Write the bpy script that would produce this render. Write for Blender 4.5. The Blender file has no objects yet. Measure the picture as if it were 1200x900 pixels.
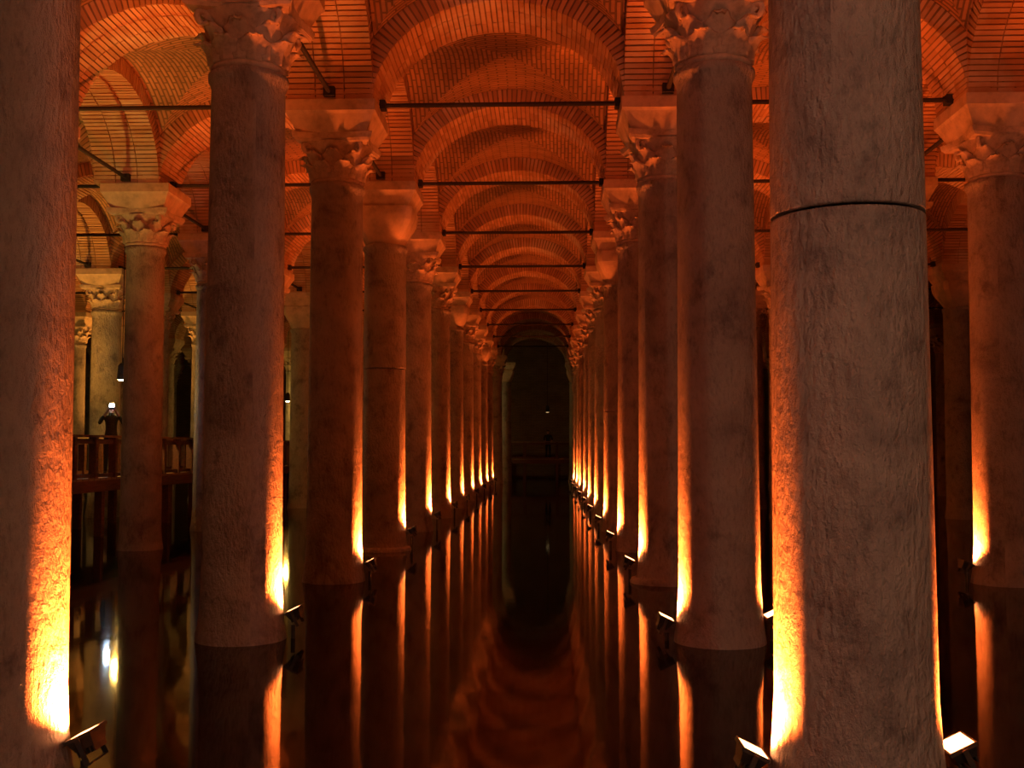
import bpy, bmesh, math, random
from mathutils import Vector, Matrix
random.seed(7)
scene = bpy.context.scene
C = scene.collection
R = math.radians

# ------------------------------------------------------------------ camera, world, exposure
S = 4.8                       # column spacing in both directions
Y0 = 1.30 * S                 # depth of the nearest column pair in view
CAM = Vector((0.685, 0.0, 1.92))
cam_d = bpy.data.cameras.new('camera'); cam_d.sensor_width = 36.0; cam_d.lens = 38.4
cam_d.clip_end = 300
cam = bpy.data.objects.new('camera', cam_d); C.objects.link(cam)
cam.location = CAM
cam.rotation_euler = (R(90 + 3.35), 0, R(1.83))
scene.camera = cam
w = bpy.data.worlds.new('world'); scene.world = w; w.use_nodes = True
w.node_tree.nodes['Background'].inputs[0].default_value = (0, 0, 0, 1)
w.node_tree.nodes['Background'].inputs[1].default_value = 0
vs = scene.view_settings
vs.view_transform = 'Standard'; vs.look = 'None'; vs.gamma = 1; vs.use_curve_mapping = False
vs.exposure = 0.0
scene.cycles.use_denoising = True
scene.cycles.sample_clamp_indirect = 6
scene.cycles.max_bounces = 8
scene.cycles.diffuse_bounces = 5
scene.cycles.caustics_reflective = False
scene.cycles.caustics_refractive = False

FLOOD_W = 4900.0               # watts of one orange floodlight
ORANGE = (1.0, 0.140, 0.018)
YELLOW = (1.0, 0.56, 0.10)

# ------------------------------------------------------------------ materials
MATS = {}
def nodes_of(name):
    m = bpy.data.materials.new(name); m.use_nodes = True; MATS[name] = m
    nt = m.node_tree
    return m, nt, nt.nodes['Principled BSDF']
def N(nt, t, **kw):
    n = nt.nodes.new(t)
    for k, v in kw.items():
        if k.startswith('i_'):
            n.inputs[k[2:].replace('_', ' ')].default_value = v
        else:
            setattr(n, k, v)
    return n
def ramp(nt, stops):
    n = nt.nodes.new('ShaderNodeValToRGB')
    e = n.color_ramp.elements
    while len(e) < len(stops): e.new(0.5)
    for s, (p, c) in zip(e, stops):
        s.position = p; s.color = (*c, 1)
    return n

def marble(name, base, dark, light):
    m, nt, b = nodes_of(name)
    uv = N(nt, 'ShaderNodeUVMap'); uv.uv_map = 'UVMap'
    oi = N(nt, 'ShaderNodeObjectInfo')
    off = N(nt, 'ShaderNodeVectorMath', operation='SCALE'); off.inputs[3].default_value = 37.0
    cmb = N(nt, 'ShaderNodeCombineXYZ')
    for i in range(3): nt.links.new(oi.outputs['Random'], cmb.inputs[i])
    nt.links.new(cmb.outputs[0], off.inputs[0])
    add = N(nt, 'ShaderNodeVectorMath', operation='ADD')
    nt.links.new(uv.outputs[0], add.inputs[0]); nt.links.new(off.outputs[0], add.inputs[1])
    # veins and blotches
    n1 = N(nt, 'ShaderNodeTexNoise', i_Scale=1.6, i_Detail=8.0, i_Roughness=0.62, i_Distortion=0.5)
    nt.links.new(add.outputs[0], n1.inputs['Vector'])
    rp = ramp(nt, [(0.30, dark), (0.46, base), (0.66, light)])
    nt.links.new(n1.outputs['Fac'], rp.inputs[0])
    mp = N(nt, 'ShaderNodeMapping'); mp.inputs['Rotation'].default_value = (0, 0, R(30)); mp.inputs['Scale'].default_value = (30, 11, 5)
    nt.links.new(add.outputs[0], mp.inputs[0])
    n2 = N(nt, 'ShaderNodeTexNoise', i_Scale=1.0, i_Detail=5.0, i_Roughness=0.6)
    nt.links.new(mp.outputs[0], n2.inputs['Vector'])
    n3 = N(nt, 'ShaderNodeTexNoise', i_Scale=7.0, i_Detail=6.0, i_Roughness=0.7)
    nt.links.new(add.outputs[0], n3.inputs['Vector'])
    r2 = ramp(nt, [(0.28, (0.62, 0.60, 0.60)), (0.5, (1, 1, 1))])
    nt.links.new(n2.outputs['Fac'], r2.inputs[0])
    mul = N(nt, 'ShaderNodeMix', data_type='RGBA', blend_type='MULTIPLY'); mul.inputs['Factor'].default_value = 0.55
    nt.links.new(rp.outputs[0], mul.inputs['A']); nt.links.new(r2.outputs[0], mul.inputs['B'])
    # dark stains
    n4 = N(nt, 'ShaderNodeTexNoise', i_Scale=3.0, i_Detail=7.0, i_Roughness=0.7)
    mp4 = N(nt, 'ShaderNodeMapping'); mp4.inputs['Location'].default_value = (9, 4, 2); mp4.inputs['Scale'].default_value = (1.4, 0.8, 1)
    nt.links.new(add.outputs[0], mp4.inputs[0]); nt.links.new(mp4.outputs[0], n4.inputs['Vector'])
    r4 = ramp(nt, [(0.53, (1, 1, 1)), (0.69, (0.40, 0.39, 0.43))])
    nt.links.new(n4.outputs['Fac'], r4.inputs[0])
    mu2 = N(nt, 'ShaderNodeMix', data_type='RGBA', blend_type='MULTIPLY'); mu2.inputs['Factor'].default_value = 0.8
    nt.links.new(mul.outputs['Result'], mu2.inputs['A']); nt.links.new(r4.outputs[0], mu2.inputs['B'])
    nt.links.new(mu2.outputs['Result'], b.inputs['Base Color'])
    sm = N(nt, 'ShaderNodeMath', operation='MULTIPLY_ADD'); sm.inputs[1].default_value = 0.9
    nt.links.new(n3.outputs['Fac'], sm.inputs[0]); nt.links.new(n2.outputs['Fac'], sm.inputs[2])
    bp = N(nt, 'ShaderNodeBump', i_Strength=1.0, i_Distance=0.07)
    nt.links.new(sm.outputs[0], bp.inputs['Height']); nt.links.new(bp.outputs[0], b.inputs['Normal'])
    b.inputs['Roughness'].default_value = 0.72
    b.inputs['Specular IOR Level'].default_value = 0.3
    return m

def stone(name, base, rough=0.8, scale=6.0, bump=0.5):
    m, nt, b = nodes_of(name)
    tc = N(nt, 'ShaderNodeTexCoord')
    n1 = N(nt, 'ShaderNodeTexNoise', i_Scale=scale, i_Detail=7.0, i_Roughness=0.65)
    nt.links.new(tc.outputs['Object'], n1.inputs['Vector'])
    d = tuple(c * 0.62 for c in base); l = tuple(min(1, c * 1.22) for c in base)
    rp = ramp(nt, [(0.3, d), (0.5, base), (0.7, l)])
    nt.links.new(n1.outputs['Fac'], rp.inputs[0]); nt.links.new(rp.outputs[0], b.inputs['Base Color'])
    bp = N(nt, 'ShaderNodeBump', i_Strength=bump, i_Distance=0.012)
    nt.links.new(n1.outputs['Fac'], bp.inputs['Height']); nt.links.new(bp.outputs[0], b.inputs['Normal'])
    b.inputs['Roughness'].default_value = rough
    b.inputs['Specular IOR Level'].default_value = 0.25
    return m

def brickwork(name, c1, c2, mortar, bw=0.34, rh=0.082, ms=0.017):
    m, nt, b = nodes_of(name)
    uv = N(nt, 'ShaderNodeUVMap'); uv.uv_map = 'UVMap'
    wob = N(nt, 'ShaderNodeTexNoise', i_Scale=0.9, i_Detail=3.0)
    nt.links.new(uv.outputs[0], wob.inputs['Vector'])
    ws = N(nt, 'ShaderNodeVectorMath', operation='SCALE'); ws.inputs[3].default_value = 0.06
    nt.links.new(wob.outputs['Color'], ws.inputs[0])
    ad = N(nt, 'ShaderNodeVectorMath', operation='ADD')
    nt.links.new(uv.outputs[0], ad.inputs[0]); nt.links.new(ws.outputs[0], ad.inputs[1])
    br = N(nt, 'ShaderNodeTexBrick')
    br.inputs['Color1'].default_value = (*c1, 1); br.inputs['Color2'].default_value = (*c2, 1)
    br.inputs['Mortar'].default_value = (*mortar, 1)
    br.inputs['Scale'].default_value = 1.0; br.inputs['Brick Width'].default_value = bw
    br.inputs['Row Height'].default_value = rh; br.inputs['Mortar Size'].default_value = ms
    br.inputs['Mortar Smooth'].default_value = 0.25
    nt.links.new(ad.outputs[0], br.inputs['Vector'])
    no = N(nt, 'ShaderNodeTexNoise', i_Scale=0.8, i_Detail=6.0, i_Roughness=0.65)
    nt.links.new(uv.outputs[0], no.inputs['Vector'])
    rp = ramp(nt, [(0.3, (0.6, 0.58, 0.55)), (0.62, (1.1, 1.08, 1.05))])
    nt.links.new(no.outputs['Fac'], rp.inputs[0])
    mu = N(nt, 'ShaderNodeMix', data_type='RGBA', blend_type='MULTIPLY'); mu.inputs['Factor'].default_value = 0.8
    nt.links.new(br.outputs['Color'], mu.inputs['A']); nt.links.new(rp.outputs[0], mu.inputs['B'])
    nt.links.new(mu.outputs['Result'], b.inputs['Base Color'])
    inv = N(nt, 'ShaderNodeMath', operation='SUBTRACT'); inv.inputs[0].default_value = 1.0
    nt.links.new(br.outputs['Fac'], inv.inputs[1])
    bp = N(nt, 'ShaderNodeBump', i_Strength=0.9, i_Distance=0.02)
    nt.links.new(inv.outputs[0], bp.inputs['Height']); nt.links.new(bp.outputs[0], b.inputs['Normal'])
    b.inputs['Roughness'].default_value = 0.85
    b.inputs['Specular IOR Level'].default_value = 0.15
    return m

def single_brick(name, c1, c2):
    m, nt, b = nodes_of(name)
    oi = N(nt, 'ShaderNodeObjectInfo'); ge = N(nt, 'ShaderNodeNewGeometry')
    a = N(nt, 'ShaderNodeMath', operation='ADD'); f = N(nt, 'ShaderNodeMath', operation='FRACT')
    nt.links.new(oi.outputs['Random'], a.inputs[0]); nt.links.new(ge.outputs['Random Per Island'], a.inputs[1])
    nt.links.new(a.outputs[0], f.inputs[0])
    rp = ramp(nt, [(0.0, c1), (1.0, c2)])
    nt.links.new(f.outputs[0], rp.inputs[0])
    no = N(nt, 'ShaderNodeTexNoise', i_Scale=0.75, i_Detail=5.0, i_Roughness=0.6)
    nt.links.new(ge.outputs['Position'], no.inputs['Vector'])
    r2 = ramp(nt, [(0.52, (0, 0, 0)), (0.68, (0.8, 0.8, 0.8))]); nt.links.new(no.outputs['Fac'], r2.inputs[0])
    mx = N(nt, 'ShaderNodeMix', data_type='RGBA'); mx.inputs['B'].default_value = (0.74, 0.64, 0.52, 1)
    nt.links.new(r2.outputs[0], mx.inputs['Factor']); nt.links.new(rp.outputs[0], mx.inputs['A'])
    nt.links.new(mx.outputs['Result'], b.inputs['Base Color'])
    b.inputs['Roughness'].default_value = 0.85
    b.inputs['Specular IOR Level'].default_value = 0.15
    return m

def plain(name, col, rough=0.6, metal=0.0, scale=18.0, var=0.25):
    m, nt, b = nodes_of(name)
    tc = N(nt, 'ShaderNodeTexCoord')
    n1 = N(nt, 'ShaderNodeTexNoise', i_Scale=scale, i_Detail=4.0)
    nt.links.new(tc.outputs['Object'], n1.inputs['Vector'])
    rp = ramp(nt, [(0.3, tuple(c * (1 - var) for c in col)), (0.7, tuple(min(1, c * (1 + var)) for c in col))])
    nt.links.new(n1.outputs['Fac'], rp.inputs[0]); nt.links.new(rp.outputs[0], b.inputs['Base Color'])
    b.inputs['Roughness'].default_value = rough; b.inputs['Metallic'].default_value = metal
    return m

def wood(name, col):
    m, nt, b = nodes_of(name)
    tc = N(nt, 'ShaderNodeTexCoord')
    mp = N(nt, 'ShaderNodeMapping'); mp.inputs['Scale'].default_value = (14, 2, 14)
    nt.links.new(tc.outputs['Object'], mp.inputs[0])
    n1 = N(nt, 'ShaderNodeTexNoise', i_Scale=1.5, i_Detail=5.0)
    nt.links.new(mp.outputs[0], n1.inputs['Vector'])
    rp = ramp(nt, [(0.3, tuple(c * 0.6 for c in col)), (0.7, tuple(min(1, c * 1.3) for c in col))])
    nt.links.new(n1.outputs['Fac'], rp.inputs[0]); nt.links.new(rp.outputs[0], b.inputs['Base Color'])
    b.inputs['Roughness'].default_value = 0.5
    return m

def glow(name, col, strength):
    m, nt, b = nodes_of(name)
    b.inputs['Base Color'].default_value = (*col, 1)
    b.inputs['Emission Color'].default_value = (*col, 1)
    b.inputs['Emission Strength'].default_value = strength
    return m

marble('marble', (0.50, 0.45, 0.42), (0.28, 0.25, 0.25), (0.62, 0.56, 0.51))
stone('carved_stone', (0.58, 0.46, 0.37), scale=9.0, bump=0.7)
stone('impost_stone', (0.66, 0.52, 0.40), scale=3.5, bump=0.35)
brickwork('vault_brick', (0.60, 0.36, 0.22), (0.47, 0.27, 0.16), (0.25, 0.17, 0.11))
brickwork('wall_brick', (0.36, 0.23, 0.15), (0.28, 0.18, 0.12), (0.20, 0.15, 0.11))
single_brick('loose_brick', (0.46, 0.26, 0.15), (0.66, 0.42, 0.27))
plain('mortar', (0.26, 0.18, 0.12), 0.95, scale=6)
plain('iron', (0.02, 0.016, 0.014), 0.7)
plain('lamp_metal', (0.03, 0.03, 0.03), 0.45)
wood('timber', (0.15, 0.055, 0.03))
wood('deck_timber', (0.34, 0.23, 0.13))
wood('handrail_timber', (0.30, 0.18, 0.10))
plain('dark_cloth', (0.022, 0.022, 0.026), 0.9, scale=30)
plain('navy_cloth', (0.03, 0.035, 0.05), 0.9, scale=30)
plain('olive_cloth', (0.06, 0.06, 0.035), 0.9, scale=30)
plain('skin', (0.55, 0.33, 0.24), 0.55, scale=10, var=0.08)
plain('hair', (0.02, 0.014, 0.01), 0.6, scale=60)
plain('camera_body', (0.02, 0.02, 0.022), 0.35)
glow('flood_lens', (1.0, 0.36, 0.12), 16.0)
glow('flash', (0.62, 0.82, 1.0), 320.0)
glow('bulb', (1.0, 0.80, 0.40), 26.0)
glow('bulb_far', (1.0, 0.62, 0.25), 0.9)

m, nt, b = nodes_of('water')
b.inputs['Base Color'].default_value = (0.010, 0.006, 0.004, 1)
b.inputs['Roughness'].default_value = 0.05
b.inputs['IOR'].default_value = 1.30
tc = N(nt, 'ShaderNodeTexCoord')
mp = N(nt, 'ShaderNodeMapping'); mp.inputs['Scale'].default_value = (0.9, 0.55, 1)
nt.links.new(tc.outputs['Object'], mp.inputs[0])
n1 = N(nt, 'ShaderNodeTexNoise', i_Scale=1.3, i_Detail=3.0, i_Roughness=0.5)
nt.links.new(mp.outputs[0], n1.inputs['Vector'])
bp = N(nt, 'ShaderNodeBump', i_Strength=0.35, i_Distance=0.006)
nt.links.new(n1.outputs['Fac'], bp.inputs['Height']); nt.links.new(bp.outputs[0], b.inputs['Normal'])

# ------------------------------------------------------------------ helpers
def mesh(name, verts, faces, mat, uvs=None, smooth=False):
    me = bpy.data.meshes.new(name)
    me.from_pydata([tuple(v) for v in verts], [], faces)
    if uvs is not None:
        ul = me.uv_layers.new(name='UVMap')
        k = 0
        for f in uvs:
            for c in f:
                ul.data[k].uv = c; k += 1
    mats = mat if isinstance(mat, (list, tuple)) else [mat]
    for q in mats: me.materials.append(MATS[q])
    if smooth: me.polygons.foreach_set('use_smooth', [True] * len(me.polygons))
    me.update()
    return me
def add(name, data, parent=None, loc=(0, 0, 0), rot=(0, 0, 0), sc=(1, 1, 1), **props):
    o = bpy.data.objects.new(name, data); C.objects.link(o)
    o.parent = parent; o.location = loc; o.rotation_euler = rot; o.scale = sc
    for k, v in props.items(): o[k] = v
    return o
def thing(name, label, cat, loc=(0, 0, 0), rotz=0, group=None):
    o = add(name, None, None, loc, (0, 0, rotz), label=label, category=cat, kind='thing')
    o.empty_display_size = 0.2
    if group: o['group'] = group
    return o

class MB:
    def __init__(s): s.v = []; s.f = []; s.uv = []
    def quad(s, pts, uv=None):
        n = len(s.v); s.v += [Vector(p) for p in pts]; s.f.append(tuple(range(n, n + len(pts))))
        s.uv.append(uv if uv else [(0, 0)] * len(pts))
    def box(s, c, d, M=None, taper=1.0):
        x, y, z = d[0] / 2, d[1] / 2, d[2] / 2
        P = []
        for k in (-1, 1):
            t = 1.0 if k > 0 else taper
            for a, bb in ((-1, -1), (1, -1), (1, 1), (-1, 1)):
                p = Vector((a * x * t, bb * y * t, k * z))
                if M: p = M @ p
                P.append(p + Vector(c))
        for q, (w_, h_) in (((3, 2, 1, 0), (d[0], d[1])), ((4, 5, 6, 7), (d[0], d[1])), ((0, 1, 5, 4), (d[0], d[2])),
                            ((1, 2, 6, 5), (d[1], d[2])), ((2, 3, 7, 6), (d[0], d[2])), ((3, 0, 4, 7), (d[1], d[2]))):
            s.quad([P[i] for i in q], [(0, 0), (w_, 0), (w_, h_), (0, h_)])
    def lathe(s, prof, n=32, sc=1.0):
        base = len(s.v)
        for r, z in prof:
            for i in range(n):
                a = 2 * math.pi * i / n
                s.v.append(Vector((r * math.cos(a), r * math.sin(a), z)))
        rr = prof[len(prof) // 2][0]
        for j in range(len(prof) - 1):
            for i in range(n):
                i2 = (i + 1) % n
                s.f.append((base + j * n + i, base + j * n + i2, base + (j + 1) * n + i2, base + (j + 1) * n + i))
                u0, u1 = 2 * math.pi * rr * i / n, 2 * math.pi * rr * (i + 1) / n
                s.uv.append([(u0, prof[j][1]), (u1, prof[j][1]), (u1, prof[j + 1][1]), (u0, prof[j + 1][1])])
    def cap(s, r, z, n=32, up=True):
        pts = [(r * math.cos(2 * math.pi * i / n), r * math.sin(2 * math.pi * i / n), z) for i in range(n)]
        if not up: pts.reverse()
        s.quad(pts)
    def tube(s, pts, rads, n=8, close=True):
        base = len(s.v); pts = [Vector(p) for p in pts]
        if not isinstance(rads, (list, tuple)): rads = [rads] * len(pts)
        ref = Vector((0, 0, 1)); prev = None
        for k, p in enumerate(pts):
            t = (pts[min(k + 1, len(pts) - 1)] - pts[max(k - 1, 0)]).normalized()
            if prev is None:
                a = t.cross(ref)
                if a.length < 1e-3: a = t.cross(Vector((1, 0, 0)))
            else:
                a = prev - t * prev.dot(t)
            a.normalize(); prev = a; b_ = t.cross(a)
            for i in range(n):
                th = 2 * math.pi * i / n
                s.v.append(p + rads[k] * (math.cos(th) * a + math.sin(th) * b_))
        for k in range(len(pts) - 1):
            for i in range(n):
                i2 = (i + 1) % n
                s.f.append((base + k * n + i, base + k * n + i2, base + (k + 1) * n + i2, base + (k + 1) * n + i)); s.uv.append([(0, 0)] * 4)
        if close:
            s.f.append(tuple(base + i for i in reversed(range(n)))); s.uv.append([(0, 0)] * n)
            e = base + (len(pts) - 1) * n
            s.f.append(tuple(e + i for i in range(n))); s.uv.append([(0, 0)] * n)
    def mesh(s, name, mat, smooth=False): return mesh(name, s.v, s.f, mat, s.uv, smooth)

def screen_x(x, y):
    return 641 + (x - CAM.x) / max(y, 0.1) * 1280
def in_view(x, y, margin=200):
    return y > 0.5 and -margin < screen_x(x, y) < 1200 + margin

KX = range(-6, 4)             # column rows, k = -1 and 0 flank the central lane
NY = range(-1, 13)            # depth index, n = 0 is the nearest pair in view
def cx(k): return 2.4 + S * k
def cy(n): return Y0 + S * n
NECK, CAPTOP, SPRING = 5.76, 6.44, 6.88
XL, XR, YB, YF = -29.2, 19.6, -5.6, cy(12) + 6.2
HALF = 0.62                   # half width of impost and arch band
A_IN, B_IN = S / 2 - HALF, 1.42
RING = 0.33
A_V, B_V = A_IN + RING - 0.03, B_IN + RING - 0.03

# ------------------------------------------------------------------ the setting: water floor, walls
mb = MB(); mb.box(((XL + XR) / 2, (YB + YF) / 2, -0.25), (XR - XL + 1, YF - YB + 1, 0.5))
add('floor', mb.mesh('floor', 'water'), kind='structure', label='dark still water covering the floor of the cistern')
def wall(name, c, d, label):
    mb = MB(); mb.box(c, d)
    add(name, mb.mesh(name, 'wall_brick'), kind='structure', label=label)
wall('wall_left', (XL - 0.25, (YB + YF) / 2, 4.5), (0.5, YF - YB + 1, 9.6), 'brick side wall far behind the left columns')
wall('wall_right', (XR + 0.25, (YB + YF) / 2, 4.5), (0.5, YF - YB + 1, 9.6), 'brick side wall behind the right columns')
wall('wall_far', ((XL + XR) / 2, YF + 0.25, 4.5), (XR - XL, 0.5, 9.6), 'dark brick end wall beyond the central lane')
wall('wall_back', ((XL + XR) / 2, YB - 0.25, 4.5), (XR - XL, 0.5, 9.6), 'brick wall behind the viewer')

# ------------------------------------------------------------------ brick ceiling: vault bays, arches, piers
ceiling = add('ceiling', None, kind='structure', label='red lit brick vaults carried by rows of arches')
def vb(t): return B_V * math.sqrt(max(0.0, 1 - (t / A_V) ** 2))
def make_vault():
    mb = MB(); h = S / 2 - HALF; nu, ns = 24, 8
    for rot in range(4):
        M = Matrix.Rotation(rot * math.pi / 2, 3, 'Z')
        pts = {}
        arc = [0.0]
        us = [-h + 2 * h * i / nu for i in range(nu + 1)]
        for i in range(nu): arc.append(arc[-1] + math.hypot(us[i + 1] - us[i], vb(us[i + 1]) - vb(us[i])))
        for i, u in enumerate(us):
            for j in range(ns + 1):
                v = abs(u) + (h - abs(u)) * j / ns
                pts[i, j] = (M @ Vector((u, v, SPRING + vb(u))), (arc[i], v + rot * 0.31))
        base = len(mb.v)
        idx = {}
        for k in pts: idx[k] = len(mb.v); mb.v.append(pts[k][0])
        for i in range(nu):
            for j in range(ns):
                q = [(i, j), (i, j + 1), (i + 1, j + 1), (i + 1, j)]
                mb.f.append(tuple(idx[a] for a in q)); mb.uv.append([pts[a][1] for a in q])
    return mb.mesh('vault_bay', 'vault_brick', smooth=True)
vault_me = make_vault()

def ell(th, da=0.0): return ((A_IN + da) * math.cos(th), (B_IN + da) * math.sin(th))
def arch_core():
    mb = MB(); n = 40; d = HALF - 0.025; i0 = 0.028
    for k in range(n):
        a, b_ = math.pi * k / n, math.pi * (k + 1) / n
        (x0, z0), (x1, z1) = ell(a, i0), ell(b_, i0)
        (X0, Z0), (X1, Z1) = ell(a, RING), ell(b_, RING)
        mb.quad([(x0, -d, z0), (x0, d, z0), (x1, d, z1), (x1, -d, z1)])
        mb.quad([(x0, -d, z0), (x1, -d, z1), (X1, -d, Z1), (X0, -d, Z0)])
        mb.quad([(x0, d, z0), (X0, d, Z0), (X1, d, Z1), (x1, d, z1)])
        mb.quad([(X0, -d, Z0), (X1, -d, Z1), (X1, d, Z1), (X0, d, Z0)])
    return mb.mesh('brick_arch', 'mortar')
PITCH, BT, BD = 0.088, 0.060, 0.395
def arch_slots():
    # equal arc-length stations on the intrados
    n = 800; L = [0.0]; P = [ell(math.pi * i / n, RING / 2) for i in range(n + 1)]
    for i in range(n): L.append(L[-1] + math.hypot(P[i + 1][0] - P[i][0], P[i + 1][1] - P[i][1]))
    m_ = int(L[-1] / PITCH); out = []; j = 0
    for k in range(m_):
        t = (k + 0.5) * L[-1] / m_
        while L[j + 1] < t: j += 1
        out.append(math.pi * (j + (t - L[j]) / (L[j + 1] - L[j])) / n)
    return out
SLOTS = arch_slots()
def brick_pose(th, row, stag):
    x, z = ell(th, RING / 2)
    nx, nz = math.cos(th) / (A_IN), math.sin(th) / (B_IN)
    ang = math.atan2(nx, nz)
    y = (row - 1) * (2 * HALF / 3)
    rr = random.uniform(-0.008, 0.008)
    return Vector((x + rr * math.sin(ang), y, z + rr * math.cos(ang))), ang
mbk = MB(); mbk.box((0, 0, 0), (BT, BD, RING)); brick_me = mbk.mesh('brick', 'loose_brick')
def courses(rows):
    mb = MB()
    for row in rows:
        for th in SLOTS:
            p, a = brick_pose(th, row, 0)
            mb.box(p, (BT, BD, RING), Matrix.Rotation(a, 3, 'Y'))
    return mb.mesh('brick_courses', 'loose_brick')
core_me = arch_core(); courses_all = courses((0, 1, 2)); courses_back = courses((2,))
def place_arch(x, y, rz, rows_single=None):
    a = add('brick_arch', core_me, ceiling, (x, y, SPRING), (0, 0, rz))
    if rows_single is None:
        add('brick_courses', courses_all, a, kind='stuff')
    else:
        for row in rows_single:
            for th in SLOTS:
                p, ang = brick_pose(th, row, 0)
                add('brick', brick_me, a, p, (0, ang, 0))
        if len(rows_single) < 3: add('brick_courses', courses_back, a, kind='stuff')
mbp = MB(); mbp.box((0, 0, SPRING + 0.75), (2 * HALF - 0.02, 2 * HALF - 0.02, 1.5)); pier_me = mbp.mesh('brick_pier', 'vault_brick')

def keep(x, y, mg=260): return in_view(x, y, mg) or (abs(x) < 8 and y < 12)
for k in KX:
    for n in NY:
        x, y = cx(k), cy(n)
        if keep(x, y): add('brick_pier', pier_me, ceiling, (x, y, 0))
        if k != KX[-1] and keep(x + S / 2, y):
            single = (0, 1, 2) if (k == -1 and n == 2) else (0, 1) if (k == -2 and n == 2) else None
            place_arch(x + S / 2, y, 0, single)
        if n != NY[-1] and keep(x, y + S / 2):
            place_arch(x, y + S / 2, math.pi / 2)
        if k != KX[-1] and n != NY[-1] and keep(x + S / 2, y + S / 2, 500):
            add('vault_bay', vault_me, ceiling, (x + S / 2, y + S / 2, 0))
# plain vault strips that close the roof along the walls and behind the viewer
def strip(x0, x1, y0, y1):
    mb = MB(); mb.quad([(x0, y0, 8.4), (x0, y1, 8.4), (x1, y1, 8.4), (x1, y0, 8.4)], [(0, 0), (0, y1 - y0), (x1 - x0, y1 - y0), (x1 - x0, 0)])
    add('vault_strip', mb.mesh('vault_strip', 'vault_brick'), ceiling)
strip(XL, cx(-6) - HALF, YB, YF); strip(cx(3) + HALF, XR, YB, YF)
strip(cx(-6), cx(3), cy(12) + HALF, YF); strip(cx(-6), cx(3), YB, cy(-1) - HALF)

# ------------------------------------------------------------------ columns
RAD = 0.40
def shaft_profile(z0, z1, low=False, top=False):
    def r(z):
        t = (z + 0.3) / (NECK + 0.3)
        return RAD * (1.03 - 0.075 * t)
    p = []
    if low: p += [(RAD * 1.15, -0.35), (RAD * 1.15, 0.0), (RAD * 1.135, 0.06), (RAD * 1.09, 0.16), (RAD * 1.055, 0.30)]
    else: p += [(r(z0) - 0.03, z0), (r(z0) - 0.004, z0 + 0.002), (r(z0), z0 + 0.006), (r(z0), z0 + 0.012)]
    a = 0.55 if low else z0 + 0.03
    b_ = z1 - (0.3 if top else 0.03)
    for i in range(9): p.append((r(a + (b_ - a) * i / 8), a + (b_ - a) * i / 8))
    if top: p += [(r(z1) * 1.0, z1 - 0.16), (r(z1) * 1.05, z1 - 0.10), (r(z1) * 1.09, z1 - 0.08), (r(z1) * 1.09, z1 - 0.02), (r(z1) * 1.0, z1)]
    else: p += [(r(z1), z1 - 0.012), (r(z1), z1 - 0.006), (r(z1) - 0.004, z1 - 0.002), (r(z1) - 0.03, z1)]
    return p
def shaft_me(z0, z1, low, top, n=48):
    mb = MB(); mb.lathe(shaft_profile(z0, z1, low, top), n); return mb.mesh('shaft', 'marble', smooth=True)
SHAFT = shaft_me(-0.35, NECK, True, True); SHAFT_FAR = shaft_me(-0.35, NECK, True, True, 24)
drum_cache = {}
def drums(zj):
    if zj not in drum_cache: drum_cache[zj] = (shaft_me(-0.35, zj, True, False), shaft_me(zj + 0.016, NECK, False, True))
    return drum_cache[zj]

def leaf_mesh(wd, ht, curl):
    mb = MB(); nx, nz = 6, 9; P = {}
    for j in range(nz + 1):
        t = j / nz
        # profile: rises along the bell, bows out and folds over
        out = 0.035 + 0.10 * t ** 2 + (curl * max(0, t - 0.55) ** 1.3)
        z = ht * (t if t < 0.82 else 0.82 + 0.06 * math.sin((t - 0.82) / 0.18 * math.pi) - 0.20 * (t - 0.82))
        wj = wd * (0.55 + 0.62 * math.sin(min(1, t * 1.15) * math.pi * 0.62)) * (1 - 0.75 * max(0, t - 0.72) / 0.28)
        wj *= 1 + 0.16 * math.sin(t * 22)
        for i in range(nx + 1):
            s_ = (i / nx - 0.5) * 2
            rib = 0.022 * (1 - abs(s_)) ** 2 + 0.014 * math.cos(s_ * 9) - 0.03 * abs(s_) ** 2
            P[i, j] = Vector((s_ * wj / 2, -(out + rib), z))
    idx = {}
    for k, p in P.items(): idx[k] = len(mb.v); mb.v.append(p)
    for k, p in P.items(): idx[k, 'b'] = len(mb.v); mb.v.append(p + Vector((0, 0.035, -0.004)))
    for i in range(nx):
        for j in range(nz):
            q = [(i, j), (i + 1, j), (i + 1, j + 1), (i, j + 1)]
            mb.f.append(tuple(idx[a] for a in q)); mb.uv.append([(0, 0)] * 4)
            mb.f.append(tuple(idx[a, 'b'] for a in reversed(q))); mb.uv.append([(0, 0)] * 4)
    rim = [(i, 0) for i in range(nx)] + [(nx, j) for j in range(nz)] + [(i, nz) for i in range(nx, 0, -1)] + [(0, j) for j in range(nz, 0, -1)]
    for a, c in zip(rim, rim[1:] + rim[:1]):
        mb.f.append((idx[c], idx[a], idx[a, 'b'], idx[c, 'b'])); mb.uv.append([(0, 0)] * 4)
    return mb.mesh('acanthus_leaf', 'carved_stone', smooth=True)
LEAF_LOW = leaf_mesh(0.27, 0.27, 0.16); LEAF_HIGH = leaf_mesh(0.25, 0.44, 0.22)
def volute_mesh():
    mb = MB(); pts = []; rad = []
    for i in range(6):
        t = i / 5; pts.append((0.33 + 0.16 * t ** 1.5, 0, 0.26 + 0.26 * t)); rad.append(0.030 + 0.012 * t)
    for i in range(1, 15):
        a = math.pi * 0.75 - i * 0.55; r = 0.085 * (1 - i / 18)
        pts.append((0.525 + r * math.cos(a), 0, 0.485 + r * math.sin(a))); rad.append(0.040 - 0.0015 * i)
    mb.tube(pts, rad, 7); return mb.mesh('volute', 'carved_stone', smooth=True)
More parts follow.
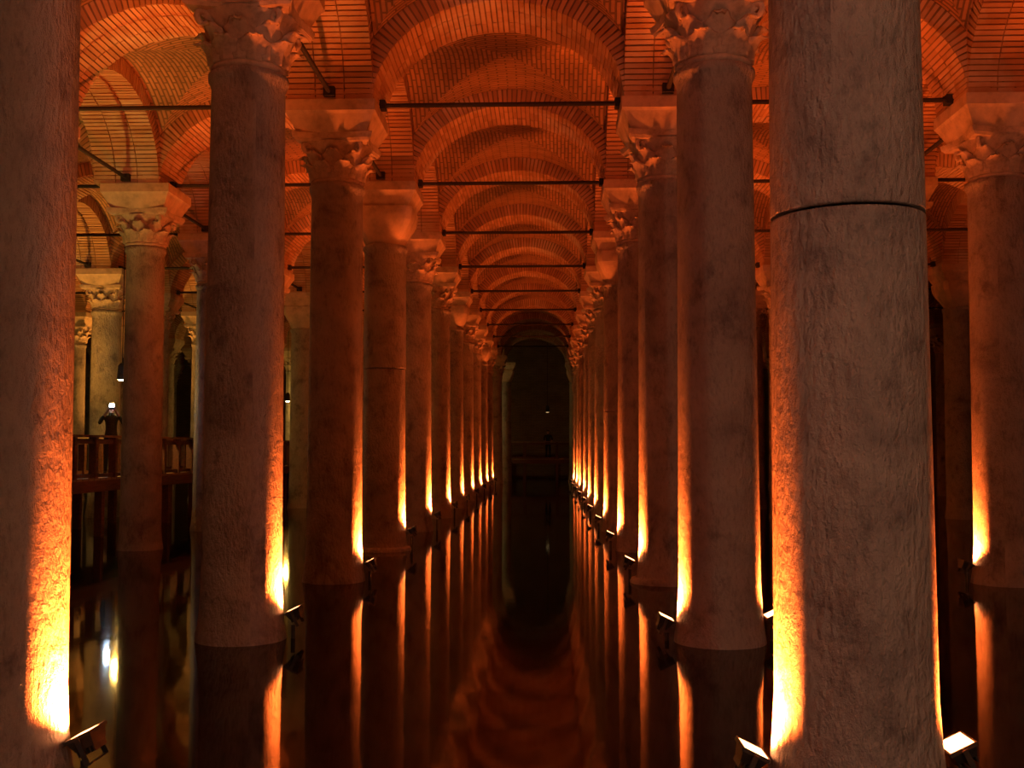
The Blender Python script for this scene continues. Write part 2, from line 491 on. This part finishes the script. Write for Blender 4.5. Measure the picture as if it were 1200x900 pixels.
VOLUTE = volute_mesh()
def bell_mesh():
    mb = MB(); mb.lathe([(0.36, 0.0), (0.385, 0.02), (0.385, 0.05), (0.36, 0.07), (0.36, 0.2), (0.38, 0.35), (0.43, 0.48), (0.50, 0.555), (0.50, 0.575)], 32)
    mb.cap(0.36, 0.0, 32, up=False)
    return mb.mesh('capital', 'carved_stone', smooth=True)
BELL = bell_mesh()
def abacus_mesh():
    mb = MB(); out = []
    for side in range(4):
        a0 = side * math.pi / 2
        for i in range(8):
            t = i / 8 * 2 - 1
            x = 0.58 * t; y = -(0.58 - 0.10 * (1 - t * t))
            if i == 0: x, y = -0.54, -0.58
            c, s_ = math.cos(a0), math.sin(a0)
            out.append((x * c - y * s_, x * s_ + y * c))
    for (zl, zh, sl, sh) in ((0.565, 0.60, 0.94, 0.98), (0.60, 0.68, 1.0, 1.03)):
        n = len(out)
        for i in range(n):
            p, q = out[i], out[(i + 1) % n]
            mb.quad([(p[0] * sl, p[1] * sl, zl), (q[0] * sl, q[1] * sl, zl), (q[0] * sh, q[1] * sh, zh), (p[0] * sh, p[1] * sh, zh)])
        mb.quad([(p[0] * sl, p[1] * sl, zl) for p in reversed(out)]); mb.quad([(p[0] * sh, p[1] * sh, zh) for p in out])
    return mb.mesh('abacus', 'carved_stone')
ABACUS = abacus_mesh()
# joined capital for far columns
def join_me(name, items, mat):
    bm = bmesh.new()
    for me, M in items:
        t = bmesh.new(); t.from_mesh(me); t.transform(M)
        tmp = bpy.data.meshes.new('t'); t.to_mesh(tmp); t.free(); bm.from_mesh(tmp); bpy.data.meshes.remove(tmp)
    me = bpy.data.meshes.new(name); bm.to_mesh(me); bm.free()
    me.materials.clear(); me.materials.append(MATS[mat]); return me
def Rz(a): return Matrix.Rotation(a, 4, 'Z')
LEAVES = []
for i in range(8): LEAVES.append((LEAF_LOW, (i + 0.5) * math.pi / 4, 0.345, 0.06))
for i in range(8): LEAVES.append((LEAF_HIGH, i * math.pi / 4, 0.345, 0.07))
def leaf_M(a, r, z): return Rz(a) @ Matrix.Translation((0, -r, z))
CAP_FAR = join_me('capital', [(BELL, Matrix()), (ABACUS, Matrix())] + [(m_, leaf_M(a, r, z)) for m_, a, r, z in LEAVES] +
                  [(VOLUTE, Rz(math.pi / 4 + i * math.pi / 2)) for i in range(4)], 'carved_stone')
# plain cushion capital: a smooth block that swells from round to square
def plain_cap():
    mb = MB(); n = 32; rings = []
    for t in [0, 0.08, 0.2, 0.35, 0.5, 0.65, 0.8, 0.92, 1.0]:
        ring = []
        for i in range(n):
            a = 2 * math.pi * (i + 0.5) / n
            c, s_ = math.cos(a), math.sin(a)
            sq = 1 / max(abs(c), abs(s_)); k = min(1, t * 1.6)
            r = 0.37 + 0.20 * math.sin(t * math.pi / 2); r = r * ((1 - k) + k * min(sq, 1.30))
            ring.append((r * c, r * s_, 0.68 * t))
        rings.append(ring)
    for a, b_ in zip(rings, rings[1:]):
        for i in range(n):
            j = (i + 1) % n; mb.quad([a[i], a[j], b_[j], b_[i]])
    mb.quad(rings[-1])
    me = mb.mesh('capital', 'impost_stone'); return me
PLAIN = plain_cap()
def impost():
    mb = MB(); b_, t = 0.50, HALF + 0.03
    zs = [(0.0, b_), (0.10, b_ + 0.05), (0.24, t - 0.03), (0.28, t), (SPRING - CAPTOP, t)]
    for (z0, r0), (z1, r1) in zip(zs, zs[1:]):
        for s_ in range(4):
            M = Matrix.Rotation(s_ * math.pi / 2, 3, 'Z')
            mb.quad([M @ Vector(p) for p in ((-r0, -r0, z0), (r0, -r0, z0), (r1, -r1, z1), (-r1, -r1, z1))])
    mb.quad([(-b_, b_, 0), (b_, b_, 0), (b_, -b_, 0), (-b_, -b_, 0)]); z = SPRING - CAPTOP
    mb.quad([(-t, -t, z), (t, -t, z), (t, t, z), (-t, t, z)])
    return mb.mesh('impost_block', 'impost_stone')
IMPOST = impost()
mbb = MB(); mbb.lathe([(0.53, -0.35), (0.53, 0.03), (0.51, 0.06), (0.45, 0.08)], 32); BASE = mbb.mesh('base', 'marble', smooth=True)

ORD = ['nearest', 'second', 'third', 'fourth', 'fifth', 'sixth', 'seventh', 'eighth', 'ninth', 'tenth', 'eleventh', 'twelfth', 'thirteenth']
def row_name(k):
    return {-1: 'the left lane row', 0: 'the right lane row', 1: 'the row one aisle right', 2: 'the row two aisles right', 3: 'the row three aisles right',
            -2: 'the row one aisle left', -3: 'the row two aisles left', -4: 'the row three aisles left',
            -5: 'the row four aisles left', -6: 'the row five aisles left'}[k]
PLAINS = {(-1, 3), (-1, 6), (-1, 9), (0, 4), (-1, 12), (0, 12), (-2, 6), (2, 5), (-4, 8)}
JOINT = {(0, 0): 3.22, (-1, 3): 3.40, (0, 4): 2.75}
BASES = {(-1, 3), (0, 2)}
RSCALE = {(0, 0): 1.08, (-1, 0): 0.90, (-1, 1): 0.98, (0, 1): 0.99, (-1, 2): 0.98, (-1, 3): 1.0, (1, 2): 1.04, (-2, 3): 0.92}
SPECIAL = {(0, 0): 'large grey brown marble column with dark joint ring, nearest on the right',
           (-1, 0): 'pinkish marble column cut off by the left edge of the picture',
           (1, 2): 'red lit column with carved capital by the right edge, past the big near column',
           (-2, 3): 'dim unlit column in front of the wooden walkway railing on the left'}
def shift(k, n):  # the far end of the lane is not quite straight
    return 0.30 if (k == -3 and n == 5) else 0.16 if (k == -2 and n == 3) else -0.05 if (k == -1 and n == 0) else 0.62 if (k == -1 and n == 12) else 0.28 if (k == -1 and n == 11) else 0.0
for k in KX:
    for n in NY:
        x, y = cx(k) + shift(k, n), cy(n)
        if not (in_view(x, y, 90) or (n == -1 and k in (-1, 0)) or (n == 1 and k in (-2, 1))): continue
        lab = SPECIAL.get((k, n))
        if not lab:
            kind = 'plain block capital' if (k, n) in PLAINS else 'leafy carved capital'
            if n < 0: lab = 'marble column beside the viewer at the start of ' + row_name(k)
            elif k in (-1, 0): lab = 'marble column with %s, %s in %s' % (kind, ORD[n], row_name(k))
            else: lab = 'column with %s abreast the %s lane pair, %s' % (kind, ORD[n], row_name(k).replace('the ', '', 1))
        c = thing('marble_column', lab, 'column', (x, y, 0), 0, 'columns of the cistern')
        rs = RSCALE.get((k, n), random.uniform(0.95, 1.04))
        rz = random.uniform(0, 6.28)
        near = k in (-2, -1, 0, 1) and n <= 5
        if (k, n) in JOINT:
            lo, hi = drums(JOINT[k, n])
            add('lower_drum', lo, c, rot=(0, 0, rz), sc=(rs, rs, 1)); ru = rs * (1.025 if (k, n) == (-1, 3) else 1.0)
            add('upper_drum', hi, c, rot=(0, 0, rz + 1), sc=(ru, ru, 1))
        else:
            add('shaft', SHAFT if near else SHAFT_FAR, c, rot=(0, 0, rz), sc=(rs, rs, 1))
        if (k, n) in BASES: add('base', BASE, c)
        if (k, n) in PLAINS:
            add('capital', PLAIN, c, (0, 0, NECK))
        elif near and n >= 1:
            cp = add('capital', BELL, c, (0, 0, NECK))
            add('abacus', ABACUS, cp)
            for m_, a, r, z in LEAVES:
                add('acanthus_leaf', m_, cp, Rz(a) @ Vector((0, -r, z)), (0, 0, a))
            for i in range(4): add('volute', VOLUTE, cp, rot=(0, 0, math.pi / 4 + i * math.pi / 2))
        else:
            add('capital', CAP_FAR, c, (0, 0, NECK))
        add('impost_block', IMPOST, c, (0, 0, CAPTOP))

# ------------------------------------------------------------------ iron tie rods
mbr = MB(); mbr.tube([(-A_IN - 0.05, 0, 0), (A_IN + 0.05, 0, 0)], 0.035, 8); ROD = mbr.mesh('tie_rod', 'iron')
mbr = MB(); mbr.box((0, 0, 0), (0.10, 0.16, 0.13))
ROD_END = mbr.mesh('anchor_plate', 'iron')
ROD_Z = SPRING + 0.10
def rod(x, y, rz, lab):
    t = thing('tie_rod', lab, 'tie rod', (x, y, ROD_Z), rz, 'iron tie rods under the arches')
    add('bar', ROD, t)
    for s_ in (-1, 1): add('anchor_plate', ROD_END, t, (s_ * (A_IN - 0.04), 0, 0))
for k in KX:
    for n in NY:
        if k != KX[-1] and 1 <= n and (k == -1 or n <= 7) and in_view(cx(k) + S / 2, cy(n), 60) and not (k == -1 and n > 10):
            where = {-1: 'the central lane', 0: 'the first right aisle', 1: 'the second right aisle', 2: 'the third right aisle', -2: 'the first left aisle', -3: 'the second left aisle', -4: 'the third left aisle', -5: 'the fourth left aisle', -6: 'the fifth left aisle'}[k]
            rod(cx(k) + S / 2, cy(n), 0, 'dark iron tie rod crossing %s at the %s lane pair' % (where, ORD[n]))
        if k in (-3, -2, -1, 0, 1) and 1 <= n <= 6 and in_view(cx(k), cy(n) + S / 2, 60):
            rod(cx(k), cy(n) + S / 2, math.pi / 2, 'lengthwise iron tie rod behind the %s column of %s' % (ORD[n], row_name(k)))

# ------------------------------------------------------------------ orange floodlights at the column feet
def flood_meshes():
    mb = MB(); mb.box((0, 0, -0.05), (0.15, 0.22, 0.07), taper=0.75)
    for i in range(5): mb.box((-0.05 + 0.025 * i, 0, -0.10), (0.008, 0.16, 0.04))
    for s_ in (-1, 1):
        mb.box((s_ * 0.078, 0, -0.012), (0.012, 0.24, 0.022)); mb.box((0, s_ * 0.114, -0.012), (0.15, 0.012, 0.022))
    h = mb.mesh('housing', 'lamp_metal')
    mb = MB(); mb.box((0, 0, -0.010), (0.145, 0.215, 0.012)); l = mb.mesh('lens', 'flood_lens'); global LENS_Y; LENS_Y = mb.mesh('lens', 'bulb')
    mb = MB()
    for s_ in (-1, 1): mb.box((0, s_ * 0.128, -0.09), (0.03, 0.008, 0.16))
    mb.box((0, 0, -0.172), (0.03, 0.264, 0.008)); b_ = mb.mesh('bracket', 'lamp_metal')
    mb = MB(); mb.tube([(0, 0, -0.6), (0, 0, 0)], 0.022, 8); s_ = mb.mesh('stake', 'lamp_metal')
    return h, l, b_, s_
HOUS, LENS, BRACK, STAKE = flood_meshes()
def flood_light(power, col):
    d = bpy.data.lights.new('flood_beam', 'SPOT'); d.energy = power; d.color = col
    d.spot_size = R(108); d.spot_blend = 1.0; d.shadow_soft_size = 0.05
    return d
BEAM = {}
def flood(k, n, side, power=1.0, z=0.30, dy=0.04, tilt=26, extra=''):
    x, y = cx(k) + shift(k, n), cy(n)
    sidew = {(-1, 1): 'lane side', (0, -1): 'lane side', (0, 1): 'right side', (1, -1): 'left side'}[(k, side)]
    if n < 0: lab = 'orange floodlight at the %s of the column beside the viewer, %s' % (sidew, 'left' if k < 0 else 'right')
    else: lab = 'orange floodlight at the %s of the %s column in %s' % (sidew, ORD[n], row_name(k))
    dx = RAD * 1.03 * RSCALE.get((k, n), 1.0) + 0.115
    t = thing('floodlight', lab, 'floodlight', (x + side * dx, y + dy, z), 0, 'orange floodlights at the column feet')
    ry = -side * R(tilt)
    add('housing', HOUS, t, rot=(0, ry, 0)); add('lens', LENS, t, rot=(0, ry, 0))
    add('bracket', BRACK, t, rot=(0, ry, 0)); add('stake', STAKE, t, (0, 0, -0.16))
    key = round(power, 3)
    if key not in BEAM: BEAM[key] = flood_light(FLOOD_W * power, ORANGE)
    lo = add('flood_beam', BEAM[key], t, (0, 0, 0.03)); lo.rotation_euler = (math.pi, -side * R(45), 0)
for n in range(-1, 11):
    flood(-1, n, 1, 1.0 if n != 10 else 0.5, z=0.30 if n < 3 else 0.42)
    flood(0, n, -1, 1.0, z=0.24 if n < 2 else 0.34)
    if n <= 8: flood(0, n, 1, 0.6, z=0.28)
for n in range(0, 4): flood(1, n, -1, 0.7, z=0.30)

# ------------------------------------------------------------------ pendant lamps
mb = MB(); mb.lathe([(0.02, 0.42), (0.06, 0.40), (0.10, 0.34), (0.12, 0.05), (0.15, 0.0), (0.135, 0.0), (0.105, 0.06)], 20); SHADE = mb.mesh('lamp_shade', 'lamp_metal', smooth=True)
mb = MB(); mb.lathe([(0.0, -0.03), (0.06, -0.025), (0.10, 0.0), (0.09, 0.05), (0.03, 0.10)], 16); BULB = mb.mesh('bulb', 'bulb', smooth=True); BULB_FAR = mb.mesh('bulb', 'bulb_far', smooth=True)
mb = MB(); mb.tube([(0, 0, 0), (0, 0, 1)], 0.012, 6); CABLE = mb.mesh('cable', 'iron')
def pendant(x, y, z, power, lab, far=False, col=YELLOW, roof=8.62):
    t = thing('pendant_lamp', lab, 'lamp', (x, y, z), 0, 'warm pendant lamps')
    add('lamp_shade', SHADE, t); add('bulb', BULB_FAR if far else BULB, t); add('cable', CABLE, t, (0, 0, 0.4), sc=(1, 1, roof - z - 0.4))
    if power <= 0: return
    d = bpy.data.lights.new('lamp_light', 'POINT'); d.energy = power; d.color = col; d.shadow_soft_size = 0.12
    add('lamp_light', d, t, (0, 0, -0.20))
pendant(-9.8, 26.6, 3.60, 150, 'small dark pendant lamp with bright underside over the walkway behind the railing', roof=8.62)
pendant(-13.4, 36.0, 4.55, 90, 'pendant lamp glinting past the edge of the dim walkway column')
pendant(-11.72, 51.9, 4.15, 150, 'bright far pendant lamp seen between second and third left lane columns')
pendant(-19.0, 30.0, 4.60, 90, 'warm pendant lamp deep in the far left aisles')
pendant(-5.6, cy(11) + 2.4, 4.60, 80, 'warm pendant lamp hidden behind the far left lane columns', col=(1.0, 0.72, 0.22))
pendant(0.72, 66.6, 4.10, 0, 'faint pendant lamp against the dark end of the lane', far=True, roof=8.4)
pendant(-1.8, -3.6, 4.2, 340, 'unseen fill lamp added behind the viewer on the left, in a pendant shade', col=(1.0, 0.44, 0.32), roof=8.4)  # unseen fill lamp, added to lift the column faces turned to the camera
pendant(4.2, -4.2, 4.2, 400, 'unseen fill lamp added behind the viewer on the right, in a pendant shade', col=(1.0, 0.62, 0.34), roof=8.4)  # second added fill lamp, out of view, warms the near right column face
def yellow_flood(x, y, z, power, lab, col=YELLOW):
    t = thing('floodlight', lab, 'floodlight', (x, y, z), 0, 'yellow floodlights of the left aisles')
    add('housing', HOUS, t); add('lens', LENS_Y, t); add('bracket', BRACK, t); add('stake', STAKE, t, (0, 0, -0.16))
    d = flood_light(power, col); d.spot_size = R(86); lo = add('flood_beam', d, t, (0, 0, 0.03)); lo.rotation_euler = (math.pi, 0, 0)
yellow_flood(-8.3, cy(2) + 1.4, 0.3, 950, 'yellow floodlight standing beside the walkway, hidden by the nearest left column')
yellow_flood(-6.2, 12.4, 0.3, 260, 'yellow floodlight in the first left aisle beside the nearest left column')
yellow_flood(-13.1, cy(5) - 2.2, 0.3, 1700, 'yellow floodlight in the second left aisle outside the picture', (1.0, 0.40, 0.05))
yellow_flood(-14.6, 40.5, 0.3, 2600, 'yellow floodlight hidden behind the dim walkway column', (1.0, 0.36, 0.05))

# ------------------------------------------------------------------ timber walkways
def bx(c, d, mat, name):
    mb = MB(); mb.box(c, d); return mb.mesh(name, mat)
DECK = 1.27
wk = thing('walkway', 'reddish timber walkway with railing running through the left aisle above the water', 'walkway', (-9.8, 16.5, 0))
L = 50.0
POST = bx((0, 0, 0.44), (0.16, 0.13, 0.88), 'timber', 'railing_post')
PILE = bx((0, 0, -0.1), (0.16, 0.16, DECK * 2 - 0.3), 'timber', 'pile')
PLANK = bx((0, 0, 0), (1.66, 0.28, 0.05), 'deck_timber', 'plank')
for i in range(int(L / 0.30)): add('plank', PLANK, wk, (0, 0.15 + 0.30 * i, DECK - 0.025))
for s_ in (-1, 1):
    add('fascia_beam', bx((s_ * 0.80, L / 2, DECK - 0.17), (0.09, L, 0.24), 'timber', 'fascia_beam'), wk)
    add('handrail', bx((s_ * 0.80, L / 2, DECK + 0.90), (0.17, L, 0.05), 'handrail_timber', 'handrail'), wk)
    add('upper_rail', bx((s_ * 0.80, L / 2, DECK + 0.79), (0.07, L, 0.10), 'timber', 'upper_rail'), wk)
    add('lower_rail', bx((s_ * 0.80, L / 2, DECK + 0.06), (0.07, L, 0.08), 'timber', 'lower_rail'), wk)
    for i in range(int(L / 1.05)): add('railing_post', POST, wk, (s_ * 0.80, 0.3 + 1.05 * i, DECK))
    for i in range(int(L / 2.1)): add('pile', PILE, wk, (s_ * 0.70, 0.9 + 2.1 * i, 0))
fw = thing('walkway', 'dim timber walkway with railing crossing the dark far end of the lane', 'walkway', (0, cy(12) + 2.7, 0))
W = 15.0
PLANK2 = bx((0, 0, 0), (0.28, 2.1, 0.05), 'deck_timber', 'plank')
for i in range(int(W / 0.30)): add('plank', PLANK2, fw, (-W / 2 + 0.15 + 0.30 * i, 0, DECK - 0.025))
for s_ in (-1, 1):
    add('fascia_beam', bx((0, s_ * 1.02, DECK - 0.17), (W, 0.09, 0.24), 'timber', 'fascia_beam'), fw)
    add('handrail', bx((0, s_ * 1.02, DECK + 1.02), (W, 0.17, 0.06), 'handrail_timber', 'handrail'), fw)
    add('upper_rail', bx((0, s_ * 1.02, DECK + 0.90), (W, 0.07, 0.10), 'timber', 'upper_rail'), fw)
    add('lower_rail', bx((0, s_ * 1.02, DECK + 0.06), (W, 0.07, 0.08), 'timber', 'lower_rail'), fw)
    for i in range(7): add('railing_post', POST, fw, (-W / 2 + 0.99 + 1.95 * i, s_ * 1.02, DECK), sc=(1, 1, 1.14))
    for i in range(7): add('pile', PILE, fw, (-W / 2 + 0.99 + 1.95 * i, s_ * 0.92, 0))

# ------------------------------------------------------------------ people on the walkways
def person(name_label, loc, rotz, arms, top, legs):
    V = []; E = []; Rr = []
    def v(p, r, par=None):
        V.append(p); Rr.append(r if isinstance(r, tuple) else (r, r)); i = len(V) - 1
        if par is not None: E.append((par, i))
        return i
    pel = v((0, 0, 0.93), (0.155, 0.115))
    wst = v((0, 0, 1.08), (0.145, 0.105), pel); ch = v((0, 0.0, 1.28), (0.165, 0.115), wst)
    nb = v((0, 0.0, 1.43), (0.09, 0.075), ch); nk = v((0, -0.005, 1.49), 0.054, nb)
    jw = v((0, -0.015, 1.54), (0.066, 0.075), nk); hd = v((0, -0.01, 1.61), (0.078, 0.095), jw); v((0, 0.0, 1.69), (0.055, 0.07), hd)
    v((0, -0.115, 1.585), 0.014, hd)
    for s_ in (-1, 1):
        v((s_ * 0.088, 0.0, 1.60), 0.016, hd)
        hp = v((s_ * 0.09, 0, 0.86), 0.098, pel); kn = v((s_ * 0.105, -0.02, 0.48), 0.064, hp)
        an = v((s_ * 0.11, 0.02, 0.09), 0.045, kn); v((s_ * 0.125, -0.14, 0.04), 0.036, an)
        el, wr = arms
        sh = v((s_ * 0.185, 0.0, 1.40), 0.062, ch); e = v((s_ * el[0], el[1], el[2]), 0.046, sh)
        q = v((s_ * wr[0], wr[1], wr[2]), 0.030, e)
        dv = (Vector((s_ * wr[0], wr[1], wr[2])) - Vector((s_ * el[0], el[1], el[2]))).normalized()
        pm = Vector((s_ * wr[0], wr[1], wr[2])) + dv * 0.07; pi_ = v(tuple(pm), (0.036, 0.020), q)
        side = dv.cross(Vector((0, -1, 0.2))).normalized()
        for f, ln in ((-1.5, 0.050), (-0.5, 0.064), (0.5, 0.068), (1.5, 0.058)):
            b0 = pm + side * f * 0.019 + dv * 0.03
            a_ = v(tuple(b0), 0.009, pi_); c_ = v(tuple(b0 + dv * ln * 0.6), 0.0085, a_)
            v(tuple(b0 + dv * ln * 0.8 + Vector((-s_ * 0.03, -0.01, 0))), 0.007, c_)
        th = v(tuple(pm + Vector((-s_ * 0.035, 0.012, 0.0))), 0.010, pi_); v(tuple(pm + Vector((-s_ * 0.05, 0.0, 0)) + dv * 0.04), 0.009, th)
    me = bpy.data.meshes.new('person'); me.from_pydata(V, E, []); me.update()
    o = bpy.data.objects.new('person', me); C.objects.link(o)
    sk = o.modifiers.new('skin', 'SKIN'); sk.use_smooth_shade = True; sk.branch_smoothing = 0.4
    ss = o.modifiers.new('sub', 'SUBSURF'); ss.levels = 1; ss.render_levels = 1
    for i, r in enumerate(Rr):
        me.skin_vertices[0].data[i].radius = r
        me.skin_vertices[0].data[i].use_root = (i == 0)
    dg = bpy.context.evaluated_depsgraph_get(); dg.update()
    nm = bpy.data.meshes.new_from_object(o.evaluated_get(dg))
    o.modifiers.clear(); o.data = nm
    nm.materials.clear()
    for q in (top, legs, 'skin', 'hair'): nm.materials.append(MATS[q])
    wr = Vector(arms[1])
    for p in nm.polygons:
        c = p.center; i = 0
        if c.z < 0.93: i = 1 if c.z > 0.10 else 3
        elif c.z > 1.47 and abs(c.x) < 0.12 and c.y > -0.14:
            i = 3 if (c.z > 1.655 or (c.y > 0.02 and c.z > 1.52)) else 2
        elif (Vector((abs(c.x), c.y, c.z)) - wr).length < 0.17 and (Vector((abs(c.x), c.y, c.z)) - Vector(arms[0])).length > 0.22: i = 2
        p.material_index = i; p.use_smooth = True
    o.location = loc; o.rotation_euler = (0, 0, rotz)
    o['label'] = name_label; o['category'] = 'person'
    # hair cap
    mb = MB(); prof = []
    for i in range(7):
        a = i / 6 * math.pi / 2; prof.append((0.098 * math.cos(a), 0.10 * math.sin(a)))
    mb.lathe(prof, 14)
    h = mb.mesh('hair', 'hair', smooth=True); add('hair', h, o, (0, 0.012, 1.635), (R(-14), 0, 0), (0.9, 1.08, 1.0))
    return o
P1 = Vector((-9.70, 25.75, DECK))
face = math.atan2(P1.x - CAM.x, -(P1.y - CAM.y)) if False else math.atan2((CAM - P1).x, -(CAM - P1).y)
person('person in dark clothes on the walkway holding up a flashing camera', P1, face, ((0.27, -0.14, 1.22), (0.105, -0.26, 1.50)), 'olive_cloth', 'dark_cloth')
Mz = Matrix.Rotation(face, 3, 'Z')
ct = thing('photo_camera', 'small camera firing a blue white flash in front of the walkway photographer', 'camera', P1 + Mz @ Vector((0, -0.34, 1.60)), face)
mb = MB(); mb.box((0, 0, 0), (0.12, 0.045, 0.075)); mb.box((0, 0, 0.045), (0.06, 0.04, 0.03)); add('body', mb.mesh('body', 'camera_body'), ct)
mb = MB(); mb.tube([(0, -0.02, -0.008), (0, -0.05, -0.008)], 0.026, 16); add('lens', mb.mesh('lens', 'camera_body'), ct)
mb = MB(); mb.box((0, -0.024, 0.050), (0.10, 0.012, 0.07)); add('flash', mb.mesh('flash', 'flash'), ct)
P2 = Vector((0.75, cy(12) + 2.2, DECK))
person('person in dark clothes standing behind the railing at the dark end of the lane', P2, 0.1, ((0.25, -0.10, 1.16), (0.20, -0.34, 1.06)), 'navy_cloth', 'dark_cloth')
